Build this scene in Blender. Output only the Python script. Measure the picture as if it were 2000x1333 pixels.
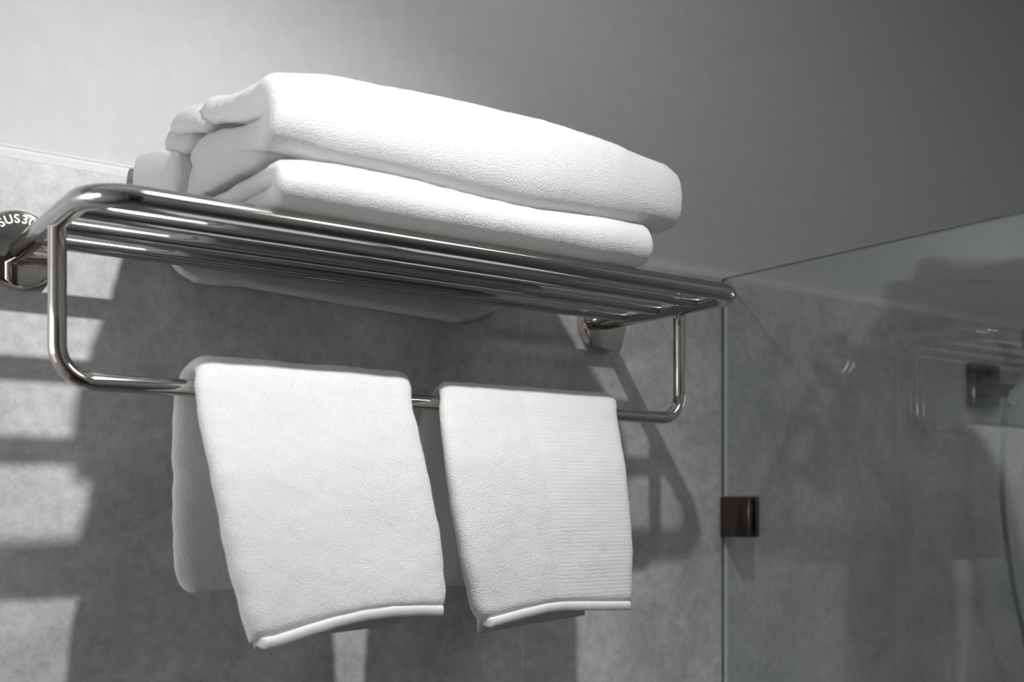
import bpy, bmesh, math, random
import numpy as np
from mathutils import Vector, Matrix, noise

for o in list(bpy.data.objects):
    bpy.data.objects.remove(o)
random.seed(7)
S = bpy.context.scene
COL = S.collection
Z0 = 1.60            # height of the lens above the floor; heights below are written relative to it
AL = 0.62476         # heading of the camera, turned right of the wall normal
YW = 0.9135           # tiled wall plane
XG = 0.965           # shower glass plane
ZT = 0.2655          # top edge of the tiles
ZC = 0.900           # ceiling

# ------------------------------------------------------------------ camera
cam = bpy.data.cameras.new('camera'); co = bpy.data.objects.new('camera', cam); COL.objects.link(co)
co.location = (0, 0, Z0); co.rotation_euler = (math.pi/2, 0, -AL)
cam.sensor_width = 36; cam.lens = 38.94; cam.shift_y = (985-666.5)/2000; cam.clip_start = .01
cam.dof.use_dof = True; cam.dof.focus_distance = .93; cam.dof.aperture_fstop = 5.6
S.camera = co

# ------------------------------------------------------------------ world, lamps, exposure
w = bpy.data.worlds.new('world'); S.world = w; w.use_nodes = True
w.node_tree.nodes['Background'].inputs[0].default_value = (.8, .85, .9, 1)
w.node_tree.nodes['Background'].inputs[1].default_value = .02
vs = S.view_settings
vs.view_transform = 'Standard'; vs.look = 'None'; vs.gamma = 1; vs.use_curve_mapping = False
vs.exposure = 0.0

LX, LY, LZ = .437, .288, .682          # the small downlight over the rack
def area(name, loc, size, energy, col=(1, 1, 1), rot=(0, 0, 0), shape='DISK', spread=math.pi):
    l = bpy.data.lights.new(name, 'AREA'); l.shape = shape
    if shape == 'RECTANGLE': l.size, l.size_y = size
    else: l.size = size
    l.energy = energy; l.color = col; l.spread = spread
    o = bpy.data.objects.new(name, l); COL.objects.link(o); o.location = loc; o.rotation_euler = rot
    return o
AIM = Vector((-.34, .36, -1.05)).normalized()
sl = bpy.data.lights.new('spotlight_lamp', 'SPOT'); sl.energy = 39; sl.color = (1, .99, .975); sl.shadow_soft_size = .012
sl.spot_size = math.radians(122); sl.spot_blend = 1.0
so = bpy.data.objects.new('spotlight_lamp', sl); COL.objects.link(so); so.location = (LX, LY, Z0+LZ)
sp_ = bpy.data.lights.new('spotlight_spill', 'POINT'); sp_.energy = 4.8; sp_.color = (1, .99, .975); sp_.shadow_soft_size = .012
spo = bpy.data.objects.new('spotlight_spill', sp_); COL.objects.link(spo); spo.location = (LX, LY, Z0+LZ)
so.rotation_euler = AIM.to_track_quat('-Z', 'Y').to_euler()
area('window_fill_light', (-.70, .71, Z0+.10), (.30, .80), 6.4, (.95, .98, 1), (0, -math.pi/2, 0), 'RECTANGLE')  # side fill, added with an unseen window on the left
area('panel_fill_light', (1.15, -.55, Z0+ZC-.024), (.55, .55), 1.7, (1, .98, .96), shape='RECTANGLE')  # soft fill, added from a ceiling panel out of view

# ------------------------------------------------------------------ helpers
def tag(o, label=None, cat=None, group=None, kind=None):
    if label: o['label'] = label
    if cat: o['category'] = cat
    if group: o['group'] = group
    if kind: o['kind'] = kind
    return o
def empty(name, loc, label, cat, group=None):
    o = bpy.data.objects.new(name, None); COL.objects.link(o); o.location = loc; o.empty_display_size = .05
    return tag(o, label, cat, group)
def link(name, me, mat, parent=None, smooth=True):
    if mat: me.materials.append(mat)
    if smooth:
        me.polygons.foreach_set('use_smooth', [True]*len(me.polygons))
    o = bpy.data.objects.new(name, me); COL.objects.link(o)
    if parent:
        o.parent = parent; bpy.context.view_layer.update()
        o.matrix_parent_inverse = Matrix.Translation(-Vector(parent.location)) if parent.parent is None else parent.matrix_world.inverted()
    return o
def from_bm(name, bm, mat, parent=None, smooth=False, bevel=0, seg=2, autosmooth=None):
    if bevel:
        bmesh.ops.bevel(bm, geom=list(bm.edges), offset=bevel, segments=seg, profile=.5, affect='EDGES')
    bmesh.ops.recalc_face_normals(bm, faces=bm.faces)
    me = bpy.data.meshes.new(name); bm.to_mesh(me); bm.free()
    o = link(name, me, mat, parent, smooth)
    if autosmooth and smooth:
        me.set_sharp_from_angle(angle=autosmooth)
    return o
def add_box(bm, a, b):
    vs_ = [bm.verts.new((x, y, z)) for x in (a[0], b[0]) for y in (a[1], b[1]) for z in (a[2], b[2])]
    for f in ((0,1,3,2),(4,6,7,5),(0,4,5,1),(2,3,7,6),(0,2,6,4),(1,5,7,3)):
        bm.faces.new([vs_[i] for i in f])
def box(name, a, b, mat, parent=None, bevel=0, seg=2):
    bm = bmesh.new(); add_box(bm, a, b)
    return from_bm(name, bm, mat, parent, smooth=bevel > 0, bevel=bevel, seg=seg, autosmooth=.6)
def fillet(pts, r, n=10):
    """polyline with rounded corners; r = number or one radius per inner point"""
    pts = [Vector(p) for p in pts]; out = [pts[0]]
    for i in range(1, len(pts)-1):
        ri = r[i-1] if isinstance(r, (list, tuple)) else r
        a, b, c = pts[i-1], pts[i], pts[i+1]
        u, v = (a-b).normalized(), (c-b).normalized(); th = u.angle(v)
        d = ri/math.tan(th/2); cc = b+(u+v).normalized()*(ri/math.sin(th/2))
        p0, p1 = b+u*d, b+v*d; e0, e1 = p0-cc, p1-cc; ang = e0.angle(e1)
        for k in range(n+1):
            t = k/n
            out.append(cc+(e0*math.sin((1-t)*ang)+e1*math.sin(t*ang))/math.sin(ang))
    out.append(pts[-1]); return out
def tube(bm, pts, r, seg=24, cap=True, rr=None):
    pts = [Vector(p) for p in pts]; rings = []
    t0 = (pts[1]-pts[0]).normalized(); nrm = t0.orthogonal().normalized()
    for i, p in enumerate(pts):
        t = (pts[min(i+1, len(pts)-1)]-pts[max(i-1, 0)]).normalized()
        nrm = (nrm-t*nrm.dot(t)).normalized(); b = t.cross(nrm)
        ri = rr[i] if rr else r
        rings.append([bm.verts.new(p+(nrm*math.cos(a)+b*math.sin(a))*ri) for a in [2*math.pi*k/seg for k in range(seg)]])
    for a, b in zip(rings, rings[1:]):
        for k in range(seg):
            bm.faces.new((a[k], a[(k+1) % seg], b[(k+1) % seg], b[k]))
    if cap:
        bm.faces.new(rings[0][::-1]); bm.faces.new(rings[-1])
def tube_obj(name, pts, r, mat, parent=None, seg=24, rr=None):
    bm = bmesh.new(); tube(bm, pts, r, seg, True, rr)
    return from_bm(name, bm, mat, parent, smooth=True, autosmooth=.9)
def lathe(bm, prof, o, axis, seg=48):
    """profile of (radius, height along axis) about an axis through o"""
    o = Vector(o); ax = Vector(axis).normalized(); u = ax.orthogonal().normalized(); v = ax.cross(u); rings = []
    for r, h in prof:
        if r < 1e-6: rings.append([bm.verts.new(o+ax*h)])
        else: rings.append([bm.verts.new(o+ax*h+(u*math.cos(2*math.pi*k/seg)+v*math.sin(2*math.pi*k/seg))*r) for k in range(seg)])
    for a, b in zip(rings, rings[1:]):
        for k in range(seg):
            k2 = (k+1) % seg
            if len(a) == 1 and len(b) == 1: continue
            if len(a) == 1: bm.faces.new((a[0], b[k], b[k2]))
            elif len(b) == 1: bm.faces.new((a[k], a[k2], b[0]))
            else: bm.faces.new((a[k], a[k2], b[k2], b[k]))

# ------------------------------------------------------------------ materials
def mat(name):
    m = bpy.data.materials.new(name); m.use_nodes = True; nt = m.node_tree
    return m, nt, nt.nodes['Principled BSDF']
def nd(nt, typ, **kw):
    n = nt.nodes.new(typ)
    for k, v in kw.items():
        if k.startswith('i_'): n.inputs[k[2:].replace('_', ' ')].default_value = v
        else: setattr(n, k, v)
    return n
def ramp(nt, pts):
    r = nt.nodes.new('ShaderNodeValToRGB'); e = r.color_ramp.elements
    e[0].position, e[0].color = pts[0][0], (*pts[0][1], 1)
    e[1].position, e[1].color = pts[-1][0], (*pts[-1][1], 1)
    for p, c in pts[1:-1]:
        x = e.new(p); x.color = (*c, 1)
    return r
def g3(v): return (v, v, v)

def make_tile():
    m, nt, b = mat('grey_stone_tile'); L = nt.links.new
    tc = nd(nt, 'ShaderNodeTexCoord')
    n1 = nd(nt, 'ShaderNodeTexNoise', i_Scale=9.0, i_Detail=9.0, i_Roughness=.62, i_Distortion=.6)
    n2 = nd(nt, 'ShaderNodeTexNoise', i_Scale=110.0, i_Detail=5.0, i_Roughness=.7)
    for n in (n1, n2): L(tc.outputs['Object'], n.inputs['Vector'])
    r1 = ramp(nt, [(.30, (.32, .319, .322)), (.5, (.415, .414, .417)), (.72, (.525, .524, .527))])
    L(n1.outputs['Fac'], r1.inputs['Fac'])
    r2 = ramp(nt, [(.3, g3(.80)), (.7, g3(1.18))]); L(n2.outputs['Fac'], r2.inputs['Fac'])
    mx = nd(nt, 'ShaderNodeMix', data_type='RGBA', blend_type='MULTIPLY'); mx.inputs[0].default_value = 1
    L(r1.outputs[0], mx.inputs[6]); L(r2.outputs[0], mx.inputs[7])
    # thin pale veins
    vn = nd(nt, 'ShaderNodeTexNoise', i_Scale=5.0, i_Detail=6.0, i_Roughness=.55, i_Distortion=.9)
    L(tc.outputs['Object'], vn.inputs['Vector'])
    sb = nd(nt, 'ShaderNodeMath', operation='SUBTRACT'); sb.inputs[1].default_value = .5; L(vn.outputs['Fac'], sb.inputs[0])
    ab = nd(nt, 'ShaderNodeMath', operation='ABSOLUTE'); L(sb.outputs[0], ab.inputs[0])
    rv = ramp(nt, [(0.0, g3(.30)), (.004, g3(0))]); L(ab.outputs[0], rv.inputs['Fac'])
    mk = nd(nt, 'ShaderNodeTexNoise', i_Scale=4.0, i_Detail=2.0); L(tc.outputs['Object'], mk.inputs['Vector'])
    rk = ramp(nt, [(.52, g3(0)), (.62, g3(1))]); L(mk.outputs['Fac'], rk.inputs['Fac'])
    mm = nd(nt, 'ShaderNodeMath', operation='MULTIPLY'); L(rv.outputs[0], mm.inputs[0]); L(rk.outputs[0], mm.inputs[1])
    m2 = nd(nt, 'ShaderNodeMix', data_type='RGBA'); L(mm.outputs[0], m2.inputs[0]); L(mx.outputs[2], m2.inputs[6])
    m2.inputs[7].default_value = (.42, .42, .42, 1)
    L(m2.outputs[2], b.inputs['Base Color'])
    b.inputs['Roughness'].default_value = .43; b.inputs['Specular IOR Level'].default_value = .6
    bp = nd(nt, 'ShaderNodeBump', i_Strength=.12, i_Distance=.0006)
    L(n2.outputs['Fac'], bp.inputs['Height']); L(bp.outputs[0], b.inputs['Normal'])
    return m
def make_plain(name, col, rough=.6, metal=0, spec=.5, bump=0, bscale=200):
    m, nt, b = mat(name)
    tc = nd(nt, 'ShaderNodeTexCoord'); n = nd(nt, 'ShaderNodeTexNoise', i_Scale=float(bscale), i_Detail=4.0)
    nt.links.new(tc.outputs['Object'], n.inputs['Vector'])
    r = ramp(nt, [(.3, tuple(c*.97 for c in col)), (.7, tuple(min(1, c*1.03) for c in col))])
    nt.links.new(n.outputs['Fac'], r.inputs['Fac']); nt.links.new(r.outputs[0], b.inputs['Base Color'])
    b.inputs['Roughness'].default_value = rough; b.inputs['Metallic'].default_value = metal
    b.inputs['Specular IOR Level'].default_value = spec
    if bump:
        bp = nd(nt, 'ShaderNodeBump', i_Strength=bump, i_Distance=.0005)
        nt.links.new(n.outputs['Fac'], bp.inputs['Height']); nt.links.new(bp.outputs[0], b.inputs['Normal'])
    return m
def make_terry(name, rib=None, pile=900., strength=.55, col=.70, mixf=.30):
    """looped cotton; rib = x (object space) beyond which the weave turns to fine horizontal ribs"""
    m, nt, b = mat(name); L = nt.links.new
    tc = nd(nt, 'ShaderNodeTexCoord')
    v = nd(nt, 'ShaderNodeTexVoronoi', i_Scale=pile); v.feature = 'F1'
    n = nd(nt, 'ShaderNodeTexNoise', i_Scale=pile*.45, i_Detail=3.0, i_Roughness=.7)
    for k in (v, n): L(tc.outputs['Object'], k.inputs['Vector'])
    h = nd(nt, 'ShaderNodeMath', operation='SUBTRACT'); nm = nd(nt, 'ShaderNodeMath', operation='MULTIPLY'); nm.inputs[1].default_value = .45; L(n.outputs['Fac'], nm.inputs[0]); L(nm.outputs[0], h.inputs[0])
    vm = nd(nt, 'ShaderNodeMath', operation='MULTIPLY'); vm.inputs[1].default_value = 1.0; L(v.outputs['Distance'], vm.inputs[0])
    L(vm.outputs[0], h.inputs[1]); height = h.outputs[0]
    if rib is not None:
        sp = nd(nt, 'ShaderNodeSeparateXYZ'); L(tc.outputs['Object'], sp.inputs[0])
        nz = nd(nt, 'ShaderNodeMapping'); nz.inputs['Scale'].default_value = (160, 160, 1700); L(tc.outputs['Object'], nz.inputs[0])
        n3 = nd(nt, 'ShaderNodeTexNoise', i_Scale=1.0, i_Detail=2.0); L(nz.outputs[0], n3.inputs['Vector'])
        sn = nd(nt, 'ShaderNodeMath', operation='MULTIPLY'); sn.inputs[1].default_value = 2*math.pi/.0033; L(sp.outputs[2], sn.inputs[0])
        si = nd(nt, 'ShaderNodeMath', operation='SINE'); L(sn.outputs[0], si.inputs[0])
        s2 = nd(nt, 'ShaderNodeMath', operation='MULTIPLY_ADD'); s2.inputs[1].default_value = .10; L(si.outputs[0], s2.inputs[0]); L(n3.outputs['Fac'], s2.inputs[2])
        mr = nd(nt, 'ShaderNodeMapRange'); mr.inputs[1].default_value = rib-.004; mr.inputs[2].default_value = rib+.004
        L(sp.outputs[0], mr.inputs[0])
        mf = nd(nt, 'ShaderNodeMix', data_type='FLOAT'); L(mr.outputs[0], mf.inputs[0]); L(h.outputs[0], mf.inputs[2]); L(s2.outputs[0], mf.inputs[3])
        height = mf.outputs[0]
    bp = nd(nt, 'ShaderNodeBump', i_Strength=strength, i_Distance=.0011)
    L(height, bp.inputs['Height']); L(bp.outputs[0], b.inputs['Normal'])
    b.inputs['Base Color'].default_value = (col, col, col*1.005, 1)
    b.inputs['Roughness'].default_value = .95; b.inputs['Specular IOR Level'].default_value = .1
    b.inputs['Sheen Weight'].default_value = .15; b.inputs['Sheen Roughness'].default_value = .5
    tl = nd(nt, 'ShaderNodeBsdfTranslucent'); tl.inputs[0].default_value = (.9, .89, .87, 1)
    ms = nd(nt, 'ShaderNodeMixShader'); ms.inputs[0].default_value = mixf
    L(b.outputs[0], ms.inputs[1]); L(tl.outputs[0], ms.inputs[2]); L(ms.outputs[0], nt.nodes['Material Output'].inputs[0])
    return m
def make_glass():
    m, nt, b = mat('shower_glass_clear'); L = nt.links.new
    nt.nodes.remove(b); out = nt.nodes['Material Output']
    tr = nd(nt, 'ShaderNodeBsdfTransparent'); tr.inputs[0].default_value = (.95, .97, .966, 1)
    gl = nd(nt, 'ShaderNodeBsdfGlossy'); gl.inputs['Roughness'].default_value = 0.0; gl.inputs[0].default_value = (.95, 1, .99, 1)
    fr = nd(nt, 'ShaderNodeFresnel'); fr.inputs[0].default_value = 1.52
    # Fresnel of the outer surface for both faces of the sheet
    ge = nd(nt, 'ShaderNodeNewGeometry')
    mxi = nd(nt, 'ShaderNodeMix', data_type='FLOAT'); mxi.inputs[2].default_value = 1.85; mxi.inputs[3].default_value = 1/1.85
    L(ge.outputs['Backfacing'], mxi.inputs[0]); L(mxi.outputs[0], fr.inputs[0])
    mx = nd(nt, 'ShaderNodeMixShader'); L(fr.outputs[0], mx.inputs[0]); L(tr.outputs[0], mx.inputs[1]); L(gl.outputs[0], mx.inputs[2])
    L(mx.outputs[0], out.inputs[0]); return m
def make_emit(name, col, s):
    m, nt, b = mat(name)
    b.inputs['Base Color'].default_value = (*col, 1); b.inputs['Emission Color'].default_value = (*col, 1); b.inputs['Emission Strength'].default_value = s
    return m

TILE = make_tile()
GROUT = make_plain('grout_grey', (.60, .60, .60), .8)
PAINT = make_plain('white_wall_paint', (.46, .465, .47), .6, spec=.3, bscale=60)
TRIMP = make_plain('trim_paint', (.53, .535, .54), .6, spec=.3)
WHITE = make_plain('bright_white_paint', (.82, .82, .82), .6)
CEIL = make_plain('ceiling_paint', (.78, .78, .78), .8)
TRIM = make_plain('white_trim', (.84, .84, .85), .45)
FLOOR = make_plain('floor_tile_dark', (.10, .10, .105), .4)
STEEL = make_plain('polished_steel', (.55, .535, .515), .11, 1.0, bscale=300)
STEEL2 = make_plain('bright_steel', (.64, .605, .57), .05, 1.0, bscale=300)
BRONZE = make_plain('dark_polished_metal', (.12, .10, .09), .14, 1.0)
GASKET = make_plain('dark_seal', (.02, .02, .02), .5)
SEAL = make_plain('grey_seal_gap_shade', (.07, .07, .07), .5)
ENGR = make_plain('pale_engraving', (.80, .79, .77), .6)
TERRY = make_terry('white_terry', pile=1000., strength=.42)
TERRY2 = make_terry('white_terry_ribbed', rib=.569, pile=1050., strength=.5)
LOOP = make_terry('cotton_loop', strength=0., mixf=.5)
HEMM = make_terry('white_hem', pile=1500., strength=.25, col=.78)
GLASS = make_glass()
GEDGE = make_plain('glass_edge_green', (.07, .085, .082), .25)
GPALE = make_plain('glass_edge_painted_glow', (.62, .66, .65), .3)  # pale colour stands in for light carried through to the glass edge
DIFF = make_emit('lamp_diffuser', (1, .98, .95), 3.0)
FROST = make_emit('frosted_fill_glow', (.95, .98, 1), .9)  # glow of the added fill window
DOORM = make_plain('dark_brown_door', (.07, .04, .03), .45)
CHROME = make_plain('chrome', (.72, .73, .74), .12, 1.0)
HOSE = make_plain('grey_metal_hose', (.16, .165, .17), .35, .6)

# ------------------------------------------------------------------ the room
X0, X1, Y0 = -.74, 1.90, -1.25
def struct(name, a, b, m, **k):
    o = box(name, (a[0], a[1], Z0+a[2]), (b[0], b[1], Z0+b[2]), m, **k); o['kind'] = 'structure'; return o
struct('floor', (X0-.1, Y0-.1, -Z0-.1), (X1+.1, YW+.12, -Z0), FLOOR)
struct('ceiling', (X0-.1, Y0-.1, ZC), (X1+.1, YW+.12, ZC+.1), CEIL)
wall_back = struct('wall_back', (X0-.1, YW+.0085, -Z0), (X1+.1, YW+.12, ZC), PAINT)
wall_left = struct('wall_left', (X0-.1, Y0, -Z0), (X0, YW+.0085, ZC), WHITE)
wall_right = struct('wall_right', (X1, Y0, -Z0), (X1+.1, YW+.0085, ZC), PAINT)
wall_front = struct('wall_front', (X0, Y0-.1, -Z0), (X1, Y0, ZC), PAINT)
# grout bed and tall stone tiles of the back wall, joints recessed
grout = box('grout', (X0+.001, YW+.0007, Z0-1.599), (X1-.001, YW+.0084, Z0+ZT-.003), GROUT, wall_back)
TW, J0, TH, g = .635, .671, 1.26, .0010
for k in range(-4, 3):
    a, b = max(J0+k*TW+g, X0+.001), min(J0+(k+1)*TW-g, X1-.001)
    if b <= a: continue
    box('tile', (a, YW, Z0+ZT-TH), (b, YW+.008, Z0+ZT), TILE, wall_back, bevel=.0003, seg=1)
    box('tile', (a, YW, Z0-1.599), (b, YW+.008, Z0+ZT-TH-.003), TILE, wall_back, bevel=.0003, seg=1)
# tiles on the two side walls (reflected in the steel)
for wl, xa, xb in ((wall_right, X1-.008, X1),):
    y = YW-.002
    while y > Y0+.05:
        y2 = max(y-TW+.003, Y0+.002)
        box('tile', (xa, y2, Z0+ZT-TH), (xb, y, Z0+ZT), TILE, wl, bevel=.0003, seg=1)
        box('tile', (xa, y2, Z0-1.599), (xb, y, Z0+ZT-TH-.003), TILE, wl, bevel=.0003, seg=1)
        y -= TW
# white trim bead where tiles stop and paint starts
bm = bmesh.new()
pf = [(YW+.0084, ZT-.0008), (YW+.0006, ZT-.0006), (YW+.0002, ZT+.0004), (YW+.0002, ZT+.0058), (YW+.0005, ZT+.0062), (YW+.0013, ZT+.0076), (YW+.0013, ZT+.0082), (YW+.0009, ZT+.0094), (YW+.0030, ZT+.0112), (YW+.0084, ZT+.0120)]
ra = [bm.verts.new((X0+.001, y, Z0+z)) for y, z in pf]; rb = [bm.verts.new((X1-.001, y, Z0+z)) for y, z in pf]
for i in range(len(pf)-1): bm.faces.new((ra[i], rb[i], rb[i+1], ra[i+1]))
bm.faces.new((ra[-1], rb[-1], rb[0], ra[0])); bm.faces.new(ra); bm.faces.new(rb[::-1])
tr = from_bm('trim_1', bm, TRIMP, None, smooth=False); tr['kind'] = 'structure'
# unseen frosted window, added in the left wall to give side fill
wn = struct('fill_window_1', (X0+.0002, .52, -.38), (X0+.0115, .88, .52), GASKET)
box('pane', (X0+.0116, .55, Z0-.35), (X0+.016, .85, Z0+.49), FROST, wn)
for a, b in (((.52, -.38), (.88, -.34)), ((.52, .48), (.88, .52)), ((.52, -.34), (.56, .48)), ((.84, -.34), (.88, .48))):
    box('fill_window_frame', (X0+.0116, a[0], Z0+a[1]), (X0+.035, b[0], Z0+b[1]), TRIM, wn, bevel=.003, seg=1)
# door behind the camera
dr = struct('door_1', (-.30, Y0-.001, -Z0+.005), (.55, Y0+.04, .42), DOORM, bevel=.004)
tube_obj('door_handle', fillet([(.47, Y0+.03, Z0-.55), (.47, Y0+.085, Z0-.55), (.35, Y0+.085, Z0-.55)], .012), .009, CHROME, dr)

# ------------------------------------------------------------------ spotlight over the rack, and an added fill panel
dl = empty('spotlight', (LX, LY, Z0+ZC), 'small white adjustable spotlight hanging on a thin stem from the ceiling above the towel rack', 'lamp')
P = Vector((LX, LY, Z0+LZ)); back = P-AIM*.075
bm = bmesh.new(); lathe(bm, [(0, -.0002), (.032, -.0002), (.034, -.004), (.034, -.018), (.031, -.021), (0, -.021)], (LX, LY, Z0+ZC), (0, 0, 1)); from_bm('canopy', bm, TRIM, dl, smooth=True, autosmooth=.5)
tube_obj('stem', fillet([(LX, LY, Z0+ZC-.02), (LX, LY, back.z+.05), tuple(back+AIM*.02)], .012), .005, TRIM, dl, 16)
bm = bmesh.new(); lathe(bm, [(0, -.078), (.020, -.076), (.024, -.070), (.024, -.004), (.0225, -.0035), (.0215, -.006), (.0215, -.012)], P, AIM, 40); from_bm('head', bm, TRIM, dl, smooth=True, autosmooth=.5)
bm = bmesh.new(); lathe(bm, [(.0214, -.014), (0, -.014)], P, AIM, 40); from_bm('lens', bm, DIFF, dl)
for px, py, lb in ((1.15, -.55, 'square white ceiling panel added unseen behind the camera as soft fill light'),):
    p = empty('added_fill_panel', (px, py, Z0+ZC), lb, 'lamp')  # panel put in only as an unseen source of fill
    bm = bmesh.new()
    for a, b in (((-.30, -.30), (.30, -.28)), ((-.30, .28), (.30, .30)), ((-.30, -.28), (-.28, .28)), ((.28, -.28), (.30, .28))):
        add_box(bm, (px+a[0], py+a[1], Z0+ZC-.02), (px+b[0], py+b[1], Z0+ZC-.0002))
    from_bm('frame', bm, TRIM, p)
    box('diffuser', (px-.279, py-.279, Z0+ZC-.016), (px+.279, py+.279, Z0+ZC-.001), DIFF, p)

# ------------------------------------------------------------------ towel rack
RX0, RX1, RYF, RYB, RZ, RR = .1893, .7734, .7075, .9035, .194, .0080
rack = empty('towel_rack', ((RX0+RX1)/2, YW, Z0+RZ), 'polished steel wall mounted towel rack carrying folded and hanging white towels', 'towel rack')
fr = fillet([(RX0, RYB, Z0+RZ), (RX0, RYF, Z0+RZ), (RX1, RYF, Z0+RZ), (RX1, RYB, Z0+RZ)], .032, 16)
tube_obj('frame', fr, RR, STEEL, rack, 40)
SLY = (.763, .815, .867)
for y in SLY:
    tube_obj('slat', [(RX0+.004, y, Z0+RZ+.0015), (RX1-.004, y, Z0+RZ+.0015)], .0062, STEEL, rack, 32)
HZ, HY, HR = .0843, .790, .0062
hb = fillet([(RX0, HY, Z0+RZ-.006), (RX0, HY, Z0+HZ), (RX1, HY, Z0+HZ), (RX1, HY, Z0+RZ-.006)], .024, 14)
tube_obj('hanging_bar', hb, HR, STEEL2, rack, 32)
for x in (RX0, RX1):
    bm = bmesh.new()
    lathe(bm, [(0, .0135), (.0265, .0135), (.0285, .0128), (.0295, .0115), (.0297, .0015), (.0290, .0002), (0, .0002)], (x, YW, Z0+RZ), (0, -1, 0), 72)
    rs = from_bm('rosette', bm, STEEL2, rack, smooth=True, autosmooth=.45)
    # stamped lettering round the face
    if x == RX0:
        bmL = bmesh.new()
        for ch, ang in zip('SUS304', (-38, -22.5, -7, 7.5, 21, 34.5)):
            cu = bpy.data.curves.new('t', 'FONT'); cu.body = ch; cu.size = .0090; cu.align_x = 'CENTER'; cu.offset = .00018; cu.extrude = .00012
            to = bpy.data.objects.new('t', cu); COL.objects.link(to); bpy.context.view_layer.update()
            me = bpy.data.meshes.new_from_object(to.evaluated_get(bpy.context.evaluated_depsgraph_get()))
            bpy.data.objects.remove(to); a = math.radians(ang)
            M = Matrix.Translation((x, YW-.0137, Z0+RZ)) @ Matrix.Rotation(math.pi/2, 4, 'X') @ Matrix.Rotation(-a, 4, 'Z') @ Matrix.Translation((0, .0195, 0))
            me.transform(M); bmL.from_mesh(me); bpy.data.meshes.remove(me)
        from_bm('lettering', bmL, ENGR, rs)

# ------------------------------------------------------------------ towels
def cr(pts, n):
    """Catmull-Rom resampling of control rows to n rows, uniform in length of the first two columns"""
    P = np.array(pts, float); Q = np.vstack([2*P[0]-P[1], P, 2*P[-1]-P[-2]]); out = []
    for i in range(1, len(Q)-2):
        for t in np.linspace(0, 1, 24, endpoint=False):
            a, b, c, d = Q[i-1], Q[i], Q[i+1], Q[i+2]
            out.append(.5*((2*b)+(c-a)*t+(2*a-5*b+4*c-d)*t*t+(3*b-a-3*c+d)*t**3))
    out.append(P[-1]); out = np.array(out)
    s = np.concatenate([[0], np.cumsum(np.hypot(np.diff(out[:, 0]), np.diff(out[:, 1])))])
    return s, out
def edge_params(length, r, step):
    """parameters along a length, crowded at both ends so a rounded edge is smooth"""
    e = [r*(1-math.cos(a)) for a in np.linspace(0, math.pi/2, 7)]
    n = max(2, int((length-2*r)/step))
    mid = list(np.linspace(r, length-r, n+1))[1:-1]
    return np.array(e+mid+[length-x for x in e[::-1]])
def sheet(verts, faces, rows, xl, xr, step=.0025, xmap=None, zmap=None, amp=.0012, seed=0., er=None, es=None, jag=.0, hz=None, cr_=0.0):
    """a thick soft cloth layer. rows: (y, z, half thickness[, xl, xr]); swept along x"""
    s, R = cr(rows, 0); Lp = s[-1]; hm = float(np.max(R[:, 2])); er_s = es or hm; er_u = er or hm
    sp = edge_params(Lp, min(er_s, Lp*.3), step); W = abs(xr-xl)
    up = edge_params(W, min(er_u, W*.3), step)/W
    C = np.array([np.interp(sp, s, R[:, k]) for k in range(R.shape[1])]).T
    ty = np.gradient(C[:, 0], sp); tz = np.gradient(C[:, 1], sp); ln = np.hypot(ty, tz); ny, nz = -tz/ln, ty/ln
    def round_(d, r): return math.sqrt(max(0.0, 1-(1-min(1, d/r))**2))
    nS, nU = len(sp), len(up); base = len(verts)
    for side in (1, -1):
        for i in range(nS):
            fs = round_(min(sp[i], Lp-sp[i]), er_s)
            for j in range(nU):
                u = up[j]; fu = round_(min(u, 1-u)*W, er_u)
                h = C[i, 2]*(.04+.96*min(fs, fu, fs*fu+.02) if min(fs, fu) < 1 else 1)
                if C.shape[1] > 3: x = C[i, 3]+(C[i, 4]-C[i, 3])*u
                else: x = xl+(xr-xl)*u
                jx = jag*noise.noise(Vector((seed, sp[i]*60, 3.1)))*(1-u*2)
                x += jx
                if cr_:
                    dd = min(sp[i], Lp-sp[i])
                    if dd < cr_: x += cr_*(1-round_(dd, cr_))*(1-2*u)
                y, z = C[i, 0], C[i, 1]
                n1 = noise.noise(Vector((x*22+seed, y*22, z*22)))*amp+noise.noise(Vector((x*75+seed, y*75, z*75+side)))*amp*.35
                n2 = noise.noise(Vector((x*160, y*160+seed, z*160)))*.00025
                hh = h*side + n1 + side*n2
                y += ny[i]*hh; z += nz[i]*hh
                if hz: z += hz(u, i/(nS-1))
                if zmap: y, z = zmap(x, y, z)
                if xmap: x = xmap(x, y, z)
                verts.append((x, y, Z0+z))
    def ix(sd, i, j): return base+sd*nS*nU+i*nU+j
    for i in range(nS-1):
        for j in range(nU-1):
            faces.append((ix(0, i, j), ix(0, i, j+1), ix(0, i+1, j+1), ix(0, i+1, j)))
            faces.append((ix(1, i, j), ix(1, i+1, j), ix(1, i+1, j+1), ix(1, i, j+1)))
    for i in range(nS-1):
        faces.append((ix(0, i, 0), ix(0, i+1, 0), ix(1, i+1, 0), ix(1, i, 0)))
        faces.append((ix(0, i, nU-1), ix(1, i, nU-1), ix(1, i+1, nU-1), ix(0, i+1, nU-1)))
    for j in range(nU-1):
        faces.append((ix(0, 0, j), ix(1, 0, j), ix(1, 0, j+1), ix(0, 0, j+1)))
        faces.append((ix(0, nS-1, j), ix(0, nS-1, j+1), ix(1, nS-1, j+1), ix(1, nS-1, j)))
def cloth(name, vf, m, parent=None):
    me = bpy.data.meshes.new(name); me.from_pydata(vf[0], [], vf[1]); me.update()
    bm = bmesh.new(); bm.from_mesh(me); bmesh.ops.recalc_face_normals(bm, faces=bm.faces); bm.to_mesh(me); bm.free()
    return link(name, me, m, parent)

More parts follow.
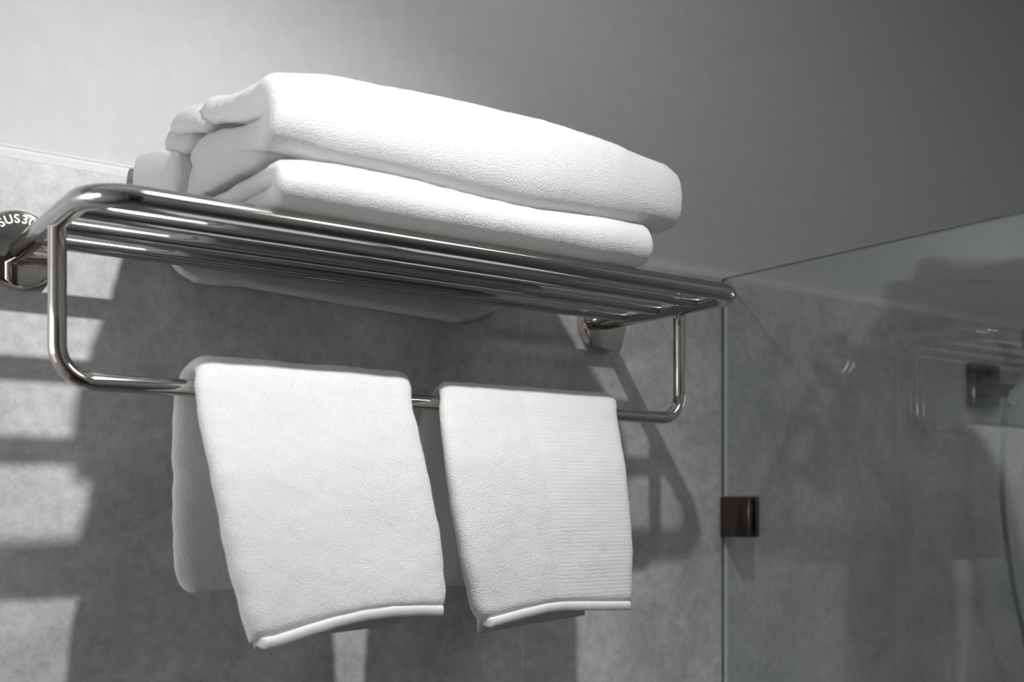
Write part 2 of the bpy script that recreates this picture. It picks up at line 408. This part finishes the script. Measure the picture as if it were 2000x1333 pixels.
def pile(parent, m, count, seed, length=.0009, width=.00010):
    """short loose cotton loops standing off the cloth, one joined mesh"""
    me = parent.data; rng = np.random.default_rng(seed); nv, nf = len(me.vertices), len(me.polygons)
    co_ = np.empty(nv*3, np.float32); me.vertices.foreach_get('co', co_); co_ = co_.reshape(-1, 3)
    lv = np.empty(nf*4, np.int32); me.polygons.foreach_get('vertices', lv); lv = lv.reshape(-1, 4)
    ar = np.empty(nf, np.float32); me.polygons.foreach_get('area', ar)
    nr = np.empty(nf*3, np.float32); me.polygons.foreach_get('normal', nr); nr = nr.reshape(-1, 3)
    f = rng.choice(nf, count, p=ar/ar.sum()); a, b = rng.random((2, count, 1)); q = co_[lv[f]]
    p = (q[:, 0]*(1-a)+q[:, 1]*a)*(1-b)+(q[:, 3]*(1-a)+q[:, 2]*a)*b
    n = nr[f]; d = n*.75+rng.normal(0, .55, (count, 3)); d /= np.linalg.norm(d, axis=1, keepdims=True)
    w_ = np.cross(d, rng.normal(0, 1, (count, 3))); w_ /= np.linalg.norm(w_, axis=1, keepdims=True)
    L_ = length*rng.uniform(.5, 1.15, (count, 1)); p = p-n*.00015
    v = np.stack([p-w_*width, p+w_*width, p+d*L_+w_*width*.5, p+d*L_-w_*width*.5], 1).reshape(-1, 3)
    fm = bpy.data.meshes.new('pile'); fm.vertices.add(count*4); fm.vertices.foreach_set('co', v.astype(np.float32).ravel())
    fm.loops.add(count*4); fm.loops.foreach_set('vertex_index', np.arange(count*4, dtype=np.int32))
    fm.polygons.add(count); fm.polygons.foreach_set('loop_start', np.arange(0, count*4, 4, dtype=np.int32)); fm.update(calc_edges=True)
    o = link('pile', fm, m, parent, smooth=False); o['kind'] = 'stuff'; return o
# --- folded stack, upper towel
TX = [.296, .311, .349, .3815, .4376, .508, .56, .6145, .667, .689]
TZ = [.2876, .2945, .3015, .3035, .3065, .3085, .308, .304, .296, .285]
DX = [.303, .331, .3626, .4126, .4572, .5048, .5557, .61, .65, .69]
DZ = [.2335, .2375, .2395, .2390, .2370, .2352, .2368, .2390, .2405, .2405]
def umap(x, y, z):
    t, d = np.interp(x, TX, TZ), np.interp(x, DX, DZ)
    return y, d+(z-.2365)*(t-d)/(.2920-.2365)
def rtaper(x, y, z):
    return x-sst(.48, .69, x)*max(0, y-.725)*.30
def sst(a, b, x):
    t = min(1, max(0, (x-a)/(b-a))); return t*t*(3-2*t)
def abmap(x, y, z):
    k = .62+.38*sst(.303, .36, x); z -= k*.0195*min(1, max(0, (.2835-z)/.0185))
    return umap(x, y, z)
def u3map(x, y, z):
    k = sst(.303, .37, x); return umap(x, y+.004+k*.018, z)
V = ([], [])
ux1 = .684
sheet(*V, [(.848, .2775, .0072), (.80, .2735, .0078), (.755, .2668, .0085), (.722, .2650, .0090), (.7065, .2660, .0095), (.7000, .2735, .0098), (.7065, .2815, .0098), (.724, .2835, .0088), (.765, .2880, .0085), (.80, .2935, .0090), (.828, .2990, .0120)],
      .3005, ux1, zmap=abmap, xmap=rtaper, seed=1.3, jag=.003, er=.0065, cr_=.008)
sheet(*V, [(.803, .2850, .0060), (.835, .2965, .0092), (.862, .3040, .0098), (.887, .3065, .0085)], .2965, ux1-.05, zmap=umap, seed=2.1, step=.003, jag=.003, er=.008, es=.010, cr_=.010)
sheet(*V, [(.836, .2800, .0065), (.864, .2855, .0096), (.881, .2935, .0105), (.891, .3045, .0090)], .2945, ux1-.05, zmap=umap, seed=5.1, step=.003, jag=.003, er=.008, es=.010, cr_=.010)
sheet(*V, [(.7065, .2410, .0055), (.722, .2425, .0068), (.752, .2485, .0100), (.79, .2535, .0135), (.822, .2555, .0150), (.846, .2545, .0140), (.8600, .2490, .0100)],
      .3000, ux1-.03, zmap=u3map, xmap=rtaper, seed=3.7, jag=.003, er=.006, cr_=.008)
upper = cloth('bath_towel', V, TERRY); pile(upper, LOOP, 220000, 1)
tag(upper, 'thick folded white bath towel lying on top of the stack on the rack', 'towel', 'folded bath towels on the rack')

# --- folded stack, lower towel, its rear edge dropping behind the last slat
def lmap(x, y, z):
    d = np.interp(x, DX, DZ)-.0008
    if z > .2035 and y < .862: z = .2035+(z-.2035)*(d-.2035)/(.2362-.2035)
    return y, z
V = ([], [])
sheet(*V, [(.862, .2290, .0080), (.80, .2285, .0080), (.745, .2275, .0082), (.720, .2272, .0083), (.7010, .2265, .0086), (.6955, .2185, .0088), (.7010, .2112, .0088), (.724, .2118, .0078), (.77, .2115, .0078), (.82, .2112, .0078), (.858, .2108, .0078)],
      .3055, .6455, zmap=lmap, xmap=rtaper, seed=8.3, jag=.002, er=.007)
SX = [.300, .311, .3226, .342, .362, .466, .58, .605, .64, .66]
SZ = [.196, .1850, .1785, .1780, .1800, .1740, .1680, .176, .193, .200]
def smap(x, y, z):
    b = np.interp(x, SX, SZ)
    if z < .205: z = .205-(.205-z)*(.205-b)/(.205-.165)
    return y, z
sheet(*V, [(.867, .2250, .0050), (.8715, .2400, .0055), (.8770, .2560, .0058), (.889, .2655, .0062), (.9000, .2600, .0064), (.9045, .2440, .0064), (.9030, .2150, .0064), (.8985, .1900, .0060), (.8930, .1720, .0058)],
      .303, .640, zmap=smap, seed=11.3, amp=.0008, jag=.002, cr_=.008)
sheet(*V, [(.8480, .2560, .0180), (.8800, .2610, .0205), (.9085, .2625, .0200)], .2735, .2900, seed=14., amp=.0012, er=.0045, es=.006, cr_=.006, xmap=lambda x, y, z: x+(.9085-y)*.278)
lower = cloth('bath_towel', V, TERRY); pile(lower, LOOP, 150000, 2)
tag(lower, 'thinner folded white bath towel under the thick one, resting directly on the steel slats', 'towel', 'folded bath towels on the rack')

# --- hanging towels
def hang(rows, zb, zi, hem_u, inner_u, m, seed, label, npile, plen):
    V = ([], [])
    rows = [(y, z, h, a, b) for (y, z, a, b, h) in rows]
    def hz(u, t):
        k = max(0, (t-.72)/.28); return np.interp(u, zb[0], zb[1])*k*k
    W = (rows[0][3], rows[0][4])
    sheet(*V, rows, *W, step=.0022, seed=seed, amp=.0012, hz=hz, jag=.0015, er=.010, es=.006)
    # the inner layer of the folded front, a little longer
    y, z, h, a, b = rows[-1]; y2, z2, _, a2, b2 = rows[-2]
    ia, ib = a+(b-a)*inner_u[0], a+(b-a)*inner_u[1]
    hz2 = lambda u, t: np.interp(u, zi[0], zi[1])*t*t
    sheet(*V, [(y2+.009, z2+.02, .0035, ia-.004, ib), (y+.0100, z+.004, .0050, ia, ib)], ia, ib, step=.003, seed=seed+3, amp=.0010, hz=hz2, jag=.002)
    o = cloth('hand_towel', V, m); pile(o, LOOP, npile, int(seed), plen)
    # stitched hem along the lower front edge
    H = ([], [])
    ha, hb_ = a+(b-a)*hem_u[0], a+(b-a)*hem_u[1]
    u0 = hem_u[0]
    hz3 = lambda u, t: np.interp(u0+(hem_u[1]-u0)*u, zb[0], zb[1])
    sheet(*H, [(y-.0008, z+.0030, h-.0016, ha, hb_), (y-.0010, z+.0010, h-.0006, ha, hb_), (y-.0010, z-.0012, h-.0008, ha, hb_), (y-.0004, z-.0030, h-.0022, ha, hb_)], ha, hb_, step=.0015, seed=seed+9, amp=.0005, hz=hz3, er=.004, es=.0016)
    cloth('hem', H, HEMM, o)
    return tag(o, label, 'towel', 'hand towels on the hanging bar')
h_ = .0072
hang([(.8425, -.0705, .306, .440, .0045), (.842, -.0660, .2945, .444, .005), (.841, -.0560, .2885, .446, .005), (.836, -.030, .2845, .447, .0055), (.825, .033, .2800, .450, .006), (.813, .075, .277, .455, .0065), (.8045, .093, .279, .460, h_),
      (.790, .1015, .282, .463, h_), (.7765, .094, .2805, .458, h_), (.766, .075, .277, .4535, h_), (.746, .020, .2800, .456, .0088), (.734, -.035, .2875, .4597, .0100), (.7275, -.068, .296, .459, .0105), (.726, -.080, .300, .4555, .0100)],
     ([0, .1, .25, .4, .55, .7, .85, 1], [-.016, -.0145, -.0090, -.0040, -.0005, .0010, .0005, -.0010]), ([0, .4, .8, 1], [-.0265, -.0195, -.0172, -.015]), (.035, .995), (.05, .80), TERRY, 21.,
     'fluffy white hand towel hanging on the lower bar nearest the left strut', 150000, .0011)
hang([(.842, -.074, .489, .655, .005), (.836, -.030, .489, .66, .0055), (.825, .038, .490, .668, .006), (.813, .075, .492, .676, .0065), (.8045, .090, .494, .683, .0062),
      (.790, .0975, .494, .685, .0062), (.7775, .090, .487, .68, .0062), (.766, .073, .4795, .671, .0065), (.746, .025, .474, .6625, .0082), (.734, -.0385, .480, .6574, .0092), (.730, -.070, .4875, .653, .0095), (.729, -.080, .4935, .650, .0090)],
     ([0, .1, .25, .4, .5, .6, .8, 1], [-.0145, -.0120, -.0080, -.0050, -.0042, -.0048, -.0065, -.0080]), ([0, .4, .8, 1], [-.0290, -.0245, -.0220, -.0200]), (.025, .995), (.03, .75), TERRY2, 33.,
     'white hand towel with fine horizontal ribs hanging on the lower bar at its right end', 60000, .0006)

# ------------------------------------------------------------------ shower screen
gt = .006
scr = empty('shower_screen', (XG, YW, Z0+ZT), 'clear glass shower screen standing out from the tiled wall', 'shower screen')
yA, yB, zA, zB = -.60, YW-.0015, -1.57, ZT+.0005
bm = bmesh.new(); add_box(bm, (XG, yA, Z0+zA), (XG+gt, yB, Z0+zB))
me = bpy.data.meshes.new('pane'); bmesh.ops.recalc_face_normals(bm, faces=bm.faces); bm.to_mesh(me); bm.free()
me.materials.append(GLASS); me.materials.append(GEDGE)
me.materials.append(GPALE)
for p in me.polygons: p.material_index = 0 if abs(p.normal.x) > .9 else (2 if p.normal.y > .9 else 1)
pane = bpy.data.objects.new('pane', me); COL.objects.link(pane); pane.parent = scr; pane.matrix_parent_inverse = Matrix.Translation(-Vector(scr.location))
box('seal', (XG-.0018, YW-.0020, Z0+zA), (XG-.0001, YW-.0002, Z0+zB-.001), SEAL, scr)  # seal bead, its dark colour also standing for the shade in the gap
# clamp that holds the screen to the wall
cl = empty('glass_clamp', (XG, YW, Z0-.015), 'square dark polished clamp gripping the glass screen at the wall', 'clamp')
c0, c1, cz0, cz1 = YW-.0470, YW-.0005, -.0385, .0090
box('plate', (XG-.0058, c0, Z0+cz0), (XG-.0003, c1, Z0+cz1), BRONZE, cl, bevel=.0022, seg=3)
box('plate', (XG+gt+.0003, c0, Z0+cz0), (XG+gt+.0058, c1, Z0+cz1), BRONZE, cl, bevel=.0022, seg=3)

# ------------------------------------------------------------------ hand shower on the wall behind the glass
hs = empty('hand_shower', (1.55, YW, Z0+.16), 'chrome hand shower on a dark wall bracket behind the glass screen', 'shower')
box('wall_plate', (1.466, YW-.014, Z0+.140), (1.534, YW-.0003, Z0+.204), BRONZE, hs, bevel=.003)
tube_obj('holder', [(1.492, YW-.012, Z0+.164), (1.489, YW-.060, Z0+.160)], .010, BRONZE, hs)
hp = [Vector((1.4690, YW-.062, Z0+.137)), Vector((1.482, YW-.062, Z0+.152)), Vector((1.511, YW-.064, Z0+.179)), Vector((1.560, YW-.070, Z0+.226))]
tube_obj('handle', hp, .009, CHROME, hs, 24, [.0062, .0078, .0085, .011])
bm = bmesh.new(); lathe(bm, [(0, .012), (.018, .012), (.045, .002), (.047, -.004), (.044, -.009), (0, -.010)], hp[-1]+Vector((.016, -.004, .018)), (.55, .25, .5), 40)
from_bm('spray_head', bm, CHROME, hs, smooth=True, autosmooth=.6)
hose = []
ctl = [(1.4692, YW-.0620, .137), (1.4640, YW-.061, .118), (1.4615, YW-.060, .09), (1.4625, YW-.058, .03), (1.4685, YW-.057, -.02), (1.4970, YW-.055, -.12), (1.533, YW-.050, -.192), (1.58, YW-.045, -.32), (1.63, YW-.04, -.48), (1.66, YW-.04, -.60), (1.68, YW-.028, -.64), (1.685, YW-.008, -.645)]
Pc = np.array(ctl); Qc = np.vstack([2*Pc[0]-Pc[1], Pc, 2*Pc[-1]-Pc[-2]])
for i in range(1, len(Qc)-2):
    for t in np.linspace(0, 1, 8, endpoint=False):
        a, b, c, d = Qc[i-1], Qc[i], Qc[i+1], Qc[i+2]
        q = .5*((2*b)+(c-a)*t+(2*a-5*b+4*c-d)*t*t+(3*b-a-3*c+d)*t**3); hose.append((q[0], q[1], Z0+q[2]))
hose.append((Pc[-1][0], Pc[-1][1], Z0+Pc[-1][2]))
tube_obj('hose', hose, .0034, HOSE, hs, 14)
